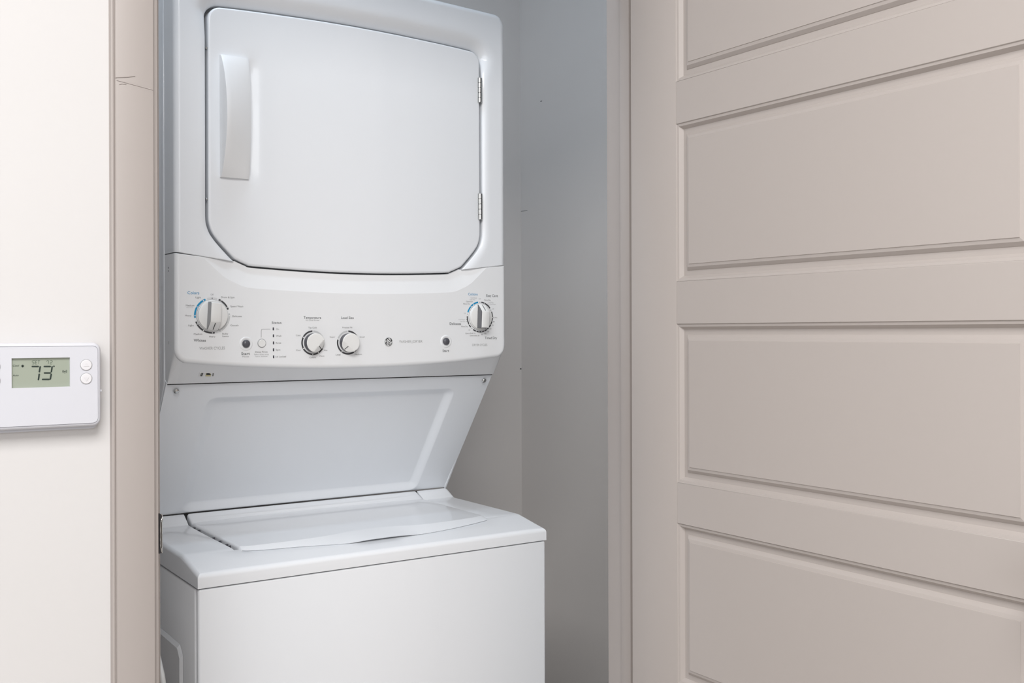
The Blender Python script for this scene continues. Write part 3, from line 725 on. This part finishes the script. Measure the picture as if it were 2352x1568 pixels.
def big_knob(c, R, pa, label, side='greyknob'):
    """disc with a raised grip; pa = clockwise angle of the pointer"""
    base = (c[0], YP, c[1])
    kb = mk('cycle_knob', *lathe_geo([(R * 1.04, 0), (R * 1.04, 0.0015), (R, 0.0026), (R, 0.0048), (R * 0.985, 0.0062), (R * 0.93, 0.0068), (0.0005, 0.0068)], base, (0, -1, 0), 48), 'knobw', wd, 30)
    kb['label'] = label
    mk('knob_skirt', *lathe_geo([(R * 1.055, 0), (R * 1.055, 0.0013), (R * 1.0, 0.0016)], base, (0, -1, 0), 48), 'greyknob', kb, 30)
    px_, pz_ = math.sin(pa), math.cos(pa); qx, qz = math.cos(pa), -math.sin(pa)
    def W(a, b, h): return (c[0] + px_ * a * R + qx * b * R, YP - h, c[1] + pz_ * a * R + qz * b * R)
    # grip profile along the pointer axis: tall bar, sloping nose
    st = [(-0.90, 0.0068, 0.33), (-0.885, 0.0150, 0.335), (-0.86, 0.0200, 0.34), (-0.80, 0.0216, 0.345), (-0.2, 0.0220, 0.345), (0.38, 0.0222, 0.345), (0.46, 0.0214, 0.345), (0.93, 0.0085, 0.35), (0.955, 0.0068, 0.35)]
    Vt, Ft, Vs, Fs = [], [], [], []
    for a, h, bw in st:
        e = 0.03
        Vt += [W(a, -bw + e * 0.2, h - 0.0004), W(a, -bw + e, h), W(a, bw - e, h), W(a, bw - e * 0.2, h - 0.0004)]
        Vs += [W(a, -bw - 0.055, 0.0066), W(a, -bw + e * 0.2, h - 0.0004), W(a, bw - e * 0.2, h - 0.0004), W(a, bw + 0.055, 0.0066)]
    for k in range(len(st) - 1):
        for i in range(3):
            if k >= 2: Ft.append([k * 4 + i, k * 4 + i + 1, (k + 1) * 4 + i + 1, (k + 1) * 4 + i])
            else: Fs.append([len(st) * 4 + q for q in (k * 4 + i, k * 4 + i + 1, (k + 1) * 4 + i + 1, (k + 1) * 4 + i)])
        for i in (0, 2): Fs.append([k * 4 + i, k * 4 + i + 1, (k + 1) * 4 + i + 1, (k + 1) * 4 + i])
    mk('grip', Vt, Ft, 'knobw', kb, 35)
    gs = mk('grip_side', Vs + Vt, Fs, side, kb, 35); gs['label'] = 'grey side of the grip'
    n0 = [W(0.50, -0.028, 0.0209), W(0.50, 0.028, 0.0209), W(0.95, 0.028, 0.0084), W(0.95, -0.028, 0.0084)]
    mk('pointer_mark', n0, [[0, 1, 2, 3]], 'ink', kb)
    return kb
big_knob(CW, 0.0262, math.radians(183), 'white washer cycle knob pointing down')
big_knob((c3[0] + 0.0003, c3[1]), 0.0258, math.radians(2), 'white dryer cycle knob pointing up', 'knobg2')
def small_knob(c, R, pa, label):
    px_, pz_ = math.sin(pa), math.cos(pa)
    V, Fc = [], []; N = 40
    rad = [0.0, 0.25, 0.45, 0.6, 0.72, 0.82, 0.9, 0.96, 1.0, 0.995]
    hh = [0.0152] * 6 + [0.0152, 0.0150, 0.0144, 0.0136]
    def hp(x, z, h):
        d = (x * px_ + z * pz_); return min(h, 0.0152 - max(0.0, d - 0.45) * 0.0125)
    Vk, Fk = [], []
    for rr, kk in ((0.99, 0), (0.985, 0.9), (0.95, 1.0)):
        for i in range(N):
            a = 2 * PI * i / N; x, z = math.sin(a), math.cos(a)
            Vk.append((c[0] + x * rr * R, YP - kk * (hp(x, z, 0.0140) - 0.0009), c[1] + z * rr * R))
    for k in range(2):
        for i in range(N): j = (i + 1) % N; Fk.append([k * N + i, (k + 1) * N + i, (k + 1) * N + j, k * N + j])
    kb = mk('selector_knob', Vk, Fk, 'knobg', wd, 30); kb['label'] = label
    for k, rr in enumerate(rad):
        for i in range(N):
            a = 2 * PI * i / N; x, z = rr * math.sin(a), rr * math.cos(a)
            V.append((c[0] + x * R, YP - hp(x, z, hh[k]), c[1] + z * R))
    for k in range(len(rad) - 1):
        for i in range(N): j = (i + 1) % N; Fc.append([k * N + i, (k + 1) * N + i, (k + 1) * N + j, k * N + j])
    mk('knob_cap', V, Fc, 'knobw', kb, 18)
    qx, qz = pz_, -px_
    def W(a, b): h = hp(a * px_, a * pz_, 0.0152) + 0.0005; return (c[0] + (px_ * a + qx * b) * R, YP - h, c[1] + (pz_ * a + qz * b) * R)
    mk('pointer_mark', [W(0.52, -0.035), W(0.52, 0.035), W(0.97, 0.035), W(0.97, -0.035)], [[0, 1, 2, 3]], 'ink', kb)
small_knob(ct, 0.0176, math.radians(133), 'white temperature knob pointing lower right')
small_knob(cl, 0.0176, math.radians(222), 'white load size knob pointing lower left')
def start_button(px, py, r, label):
    p = cp(px, py); base = (p[0], YP, p[1])
    b = mk('start_button', *lathe_geo([(r, 0), (r, 0.0015), (r * 0.92, 0.0032), (r * 0.75, 0.0044), (r * 0.45, 0.0053), (0.0003, 0.0056)], base, (0, -1, 0), 32), 'knobg', wd, 60); b['label'] = label
    mk('button_ring', *lathe_geo([(r * 1.75, 0), (r * 1.68, 0.0006), (r * 1.45, 0.0011), (r * 1.25, 0.0008), (r * 1.08, 0.0001)], base, (0, -1, 0), 32), 'plastic', b, 60)
start_button(565.1, 789.2, 0.0071, 'dark round washer start button'); start_button(1024.4, 783.8, 0.0073, 'dark round dryer start button')
p = cp(601.2, 788.1)
b = mk('rinse_button', *lathe_geo([(0.0070, 0), (0.0070, 0.0014), (0.0064, 0.0020), (0.0003, 0.0018)], (p[0], YP, p[1]), (0, -1, 0), 32), 'knobw', wd, 40); b['label'] = 'white round rinse button'
flat('button_groove', ribbon([(p[0] + 0.0075 * math.cos(2 * PI * i / 32), p[1] + 0.0075 * math.sin(2 * PI * i / 32)) for i in range(32)], 0.0011, True), 'groove', b)
# round monogram badge
p = cp(892.1, 784.6); R = 0.0078
bd = mk('badge', *lathe_geo([(R * 1.18, 0), (R * 1.18, 0.0006), (R * 1.02, 0.0010), (R * 1.0, 0.0008)], (p[0], YP, p[1]), (0, -1, 0), 36), 'pale', wd, 40); bd['label'] = 'round black and white monogram badge'
yb_ = YP - 0.0012
flat('badge_disc', disc(p, R, 36), 'ink', bd, yb_)
def bs(pts, wdt=0.13, closed=False):
    q = smooth_line(pts, 5, closed); return ribbon([(p[0] + x * R, p[1] + z * R) for x, z in q], wdt * R, closed)
gl_ = [bs([(-0.33, -0.22), (-0.20, -0.42), (-0.33, -0.66), (-0.52, -0.56), (-0.50, -0.34)], 0.15, True),
       bs([(0.30, -0.16), (0.56, -0.22), (0.60, -0.48), (0.36, -0.64), (0.16, -0.46)], 0.15),
       bs([(0.28, -0.44), (0.40, -0.36), (0.40, -0.22)], 0.12),
       bs([(-0.10, -0.10), (-0.42, 0.10), (-0.52, 0.36), (-0.30, 0.56), (-0.12, 0.36), (-0.06, 0.05), (-0.10, -0.40)], 0.14),
       bs([(-0.34, 0.40), (-0.26, 0.24)], 0.12),
       bs([(0.04, 0.05), (0.10, 0.40), (0.30, 0.62), (0.50, 0.42), (0.34, 0.14), (0.02, -0.06)], 0.14),
       bs([(0.02, -0.06), (0.26, -0.06), (0.46, 0.02)], 0.13),
       bs([(-0.55, -0.02), (-0.30, -0.05), (0.02, -0.06)], 0.12)]
for a in (8, 100, 188, 278):
    t = math.radians(a); d_ = lambda r_, o: (r_ * math.sin(t + o), r_ * math.cos(t + o))
    gl_.append(bs([d_(0.97, -0.28), d_(0.78, -0.02), d_(0.92, 0.12), d_(0.99, 0.24)], 0.16))
flat('badge_monogram', join(*gl_), 'whiteink', bd, yb_ - 0.0003)

# ================================================================== WHITE CORD
cord = mk('cord', *tube_geo(smooth_line([(0.42, 2.46, -0.62), (0.43, 2.30, -0.56), (0.445, 2.05, -0.495), (0.452, 1.88, -0.484), (0.456, 1.79, -0.492), (0.459, 1.735, -0.516), (0.460, 1.706, -0.543), (0.461, 1.6945, -0.566), (0.462, 1.688, -0.62),
        (0.462, 1.70, -0.85), (0.455, 1.78, -1.10), (0.445, 1.90, -1.235), (0.43, 2.05, -FL * 0 + FL + 0.0045), (0.40, 2.30, FL + 0.0045)], 6), 0.0042, 10), 'cord', None, 60)
cord['label'] = 'white cord looping down beside the left side of the washer'; cord['category'] = 'cord'

# ================================================================== THERMOSTAT
YT = 1.3200
th = thing('thermostat', 'white wall thermostat with a green display reading 73', 'thermostat', (0.2188, YWL, -0.062))
cxt, czt = 0.2188, -0.0620; hw, hh_ = 0.0675, 0.0505
def rr_ring(hw_, hh2, r, y, k=6): return [(cxt + a, y, czt + b) for a, b in rrect(-hw_, hw_, -hh2, hh2, r, k)]
def loft(rings):
    V, Fc = [], []; n_ = len(rings[0])
    for r_ in rings: V += r_
    for k in range(len(rings) - 1):
        for i in range(n_): Fc.append([k * n_ + i, k * n_ + (i + 1) % n_, (k + 1) * n_ + (i + 1) % n_, (k + 1) * n_ + i])
    Fc.append([(len(rings) - 1) * n_ + i for i in range(n_)]); Fc.append(list(range(n_))[::-1])
    return V, Fc
base = lambda y: [(p[0], p[1], p[2] - (0.0065 if p[2] < czt else 0)) for p in rr_ring(hw - 0.002, hh_ - 0.003, 0.007, y)]
mk('base_plate', *loft([base(YWL), base(YT + 0.0125)]), 'thermo', th, 30)
mk('body', *loft([rr_ring(hw - 0.0006, hh_ - 0.0006, 0.0085, YT + 0.0125), rr_ring(hw, hh_, 0.009, YT + 0.0105), rr_ring(hw, hh_, 0.009, YT + 0.005), rr_ring(hw - 0.0006, hh_ - 0.0006, 0.0085, YT + 0.0027), rr_ring(hw - 0.0018, hh_ - 0.0018, 0.0075, YT + 0.0012), rr_ring(hw - 0.0036, hh_ - 0.0036, 0.006, YT + 0.0008), rr_ring(hw - 0.0040, hh_ - 0.0040, 0.006, YT + 0.0014), rr_ring(hw - 0.0046, hh_ - 0.0046, 0.006, YT + 0.0060)]), 'thermo', th, 40)
# front cover with a window for the display
sx0, sx1, sz0, sz1 = 0.1872, 0.2506, -0.0637, -0.0290
ri = [(cxt + a, czt + b) for a, b in rrect(-(hw - 0.0042), hw - 0.0042, -(hh_ - 0.0042), hh_ - 0.0042, 0.006, 6)]
win = [(sx0, sz0), (sx0, sz1), (sx1, sz1), (sx1, sz0)]
brd = [(a, b) for a, b in ri]
V = [Vector(p) for p in brd] + [Vector(p) for p in win]; nb = len(brd)
E_ = [(i, (i + 1) % nb) for i in range(nb)] + [(nb + i, nb + (i + 1) % 4) for i in range(4)]
rv, re, rf, _, _, _ = delaunay_2d_cdt(V, E_, [], 0, 1e-7)
P = np.array([q[:] for q in rv]); Fq = [list(t_) for t_ in rf]
cen = np.array([P[t_].mean(0) for t_ in Fq]); keep = inside(cen, brd) & ~inside(cen, win)
Vt = [(p_[0], YT, p_[1]) for p_ in P]; Ft = []
for t_, k_ in zip(Fq, keep):
    if k_: Ft.append(t_)
nb0 = len(Vt)
Vt += [(x, YT + 0.0032, z) for x, z in win]
wi = [int(np.argmin(np.abs(P - np.array(q)).sum(1))) for q in win]
for i in range(4): j = (i + 1) % 4; Ft.append([wi[i], wi[j], nb0 + j, nb0 + i])
ob = [int(np.argmin(np.abs(P - np.array(q)).sum(1))) for q in brd]; nb1 = len(Vt)
Vt += [(x, YT + 0.0016, z) for x, z in brd]
for i in range(nb): j = (i + 1) % nb; Ft.append([ob[i], ob[j], nb1 + j, nb1 + i])
bm = bmesh.new(); vs_ = [bm.verts.new(q) for q in Vt]
for q in Ft:
    try: bm.faces.new([vs_[i] for i in q])
    except ValueError: pass
mk('front_cover', *bm_geo(bm), 'thermo', th)
sd_ = mk('display', *box_geo(sx0 - 0.0005, sx1 + 0.0005, YT + 0.0026, YT + 0.0045, sz0 - 0.0005, sz1 + 0.0005), 'lcd', th); sd_['label'] = 'grey green display'
YS = YT + 0.0024
def tp(x, y): return on_y(x / 9.8, 780 + y / 9.8, YS)
def segs(name, lines, wdt, m):
    g = []
    for a, b in lines:
        A, B_ = np.array(tp(*a)), np.array(tp(*b)); t_ = (B_ - A) / np.linalg.norm(B_ - A); n_ = np.array([-t_[1], t_[0]]) * wdt / 2; e = t_ * wdt * 0.35
        g.append(([tuple(A), tuple(A + e + n_), tuple(B_ - e + n_), tuple(B_), tuple(B_ - e - n_), tuple(A + e - n_)], [[0, 1, 2, 3, 4, 5]]))
    return flat(name, join(*g), m, sd_, YS)
segs('display_digits', [((708, 602), (880, 602)), ((908, 590), (884, 738)), ((886, 758), (862, 915)), ((978, 602), (1150, 602)), ((1176, 590), (1154, 738)), ((982, 747), (1150, 747)), ((1156, 758), (1130, 900)), ((940, 892), (1122, 892)), ((1222, 580), (1206, 612))], 0.0018, 'lcdink')
segs('display_text', [((730, 468), (790, 468)), ((728, 470), (722, 505)), ((725, 507), (768, 507)), ((768, 510), (762, 545)), ((726, 547), (762, 547)),
                      ((800, 468), (840, 468)), ((802, 470), (790, 547)), ((798, 507), (832, 507)), ((790, 547), (828, 547)), ((850, 468), (902, 468)), ((880, 470), (872, 545)),
                      ((1056, 470), (1052, 495)), ((1056, 468), (1095, 468)), ((1098, 470), (1086, 547)), ((1128, 468), (1178, 468)), ((1180, 470), (1176, 503)), ((1134, 507), (1174, 507)), ((1132, 510), (1126, 545)), ((1126, 547), (1172, 547))], 0.0005, 'lcdink2')
def lt(s, x0, x1, yb__, yc): text(s, x0 / 9.8, x1 / 9.8, 780 + yb__ / 9.8, 780 + yc / 9.8, 'lcdink', sd_, YS, 0.25, 'display_text')
lt('Cool', 283, 418, 603, 562); lt('Auto', 285, 415, 820, 782)
q0 = tp(510, 592)
flat('display_icon', join(*[ribbon([(q0[0] - 0.0016 * math.cos(a), q0[1] - 0.0016 * math.sin(a)), (q0[0] + 0.0016 * math.cos(a), q0[1] + 0.0016 * math.sin(a))], 0.0008) for a in (0.5, 0.5 + PI / 3, 0.5 + 2 * PI / 3)]), 'lcdink', sd_, YS)
q0 = tp(1457, 712); g = []
for rr_ in (0.0014, 0.0025):
    for s in (0, PI):
        g.append(ribbon([(q0[0] + rr_ * math.cos(s + a) * 0.95, q0[1] + rr_ * math.sin(s + a)) for a in np.linspace(-0.75, 0.75, 9)], 0.0005))
g.append(ribbon([q0, (q0[0] + 0.0002, q0[1] - 0.0026)], 0.0005)); g.append(disc(q0, 0.0006, 10))
flat('display_icon', join(*g), 'lcdink', sd_, YS)
for dx, up in ((0.0501, True), (0.0501, False), (-0.0501, True), (-0.0501, False)):
    bc = (cxt + dx, YT, -0.0384 if up else -0.0547)
    b = mk('button', *lathe_geo([(0.0063, -0.0005), (0.0063, 0.0006), (0.0058, 0.0011), (0.0003, 0.0012)], bc, (0, -1, 0), 36), 'btn', th, 40)
    flat('button_groove', ribbon([(bc[0] + 0.0066 * math.cos(2 * PI * i / 36), bc[2] + 0.0066 * math.sin(2 * PI * i / 36)) for i in range(36)], 0.0006, True), 'groove', b, YT - 0.0003)
    if dx > 0:
        s = 1 if up else -1
        mk('arrow', [(bc[0] - 0.003, YT - 0.0015, bc[2] - 0.0016 * s), (bc[0] + 0.003, YT - 0.0015, bc[2] - 0.0016 * s), (bc[0], YT - 0.0015, bc[2] + 0.0032 * s)], [[0, 1, 2]], 'btn2', b)
box('side_tab', cxt + hw - 0.0005, cxt + hw + 0.0012, YT + 0.003, YT + 0.009, -0.0715, -0.0685, 'thermo', th, 0.0005, 1)
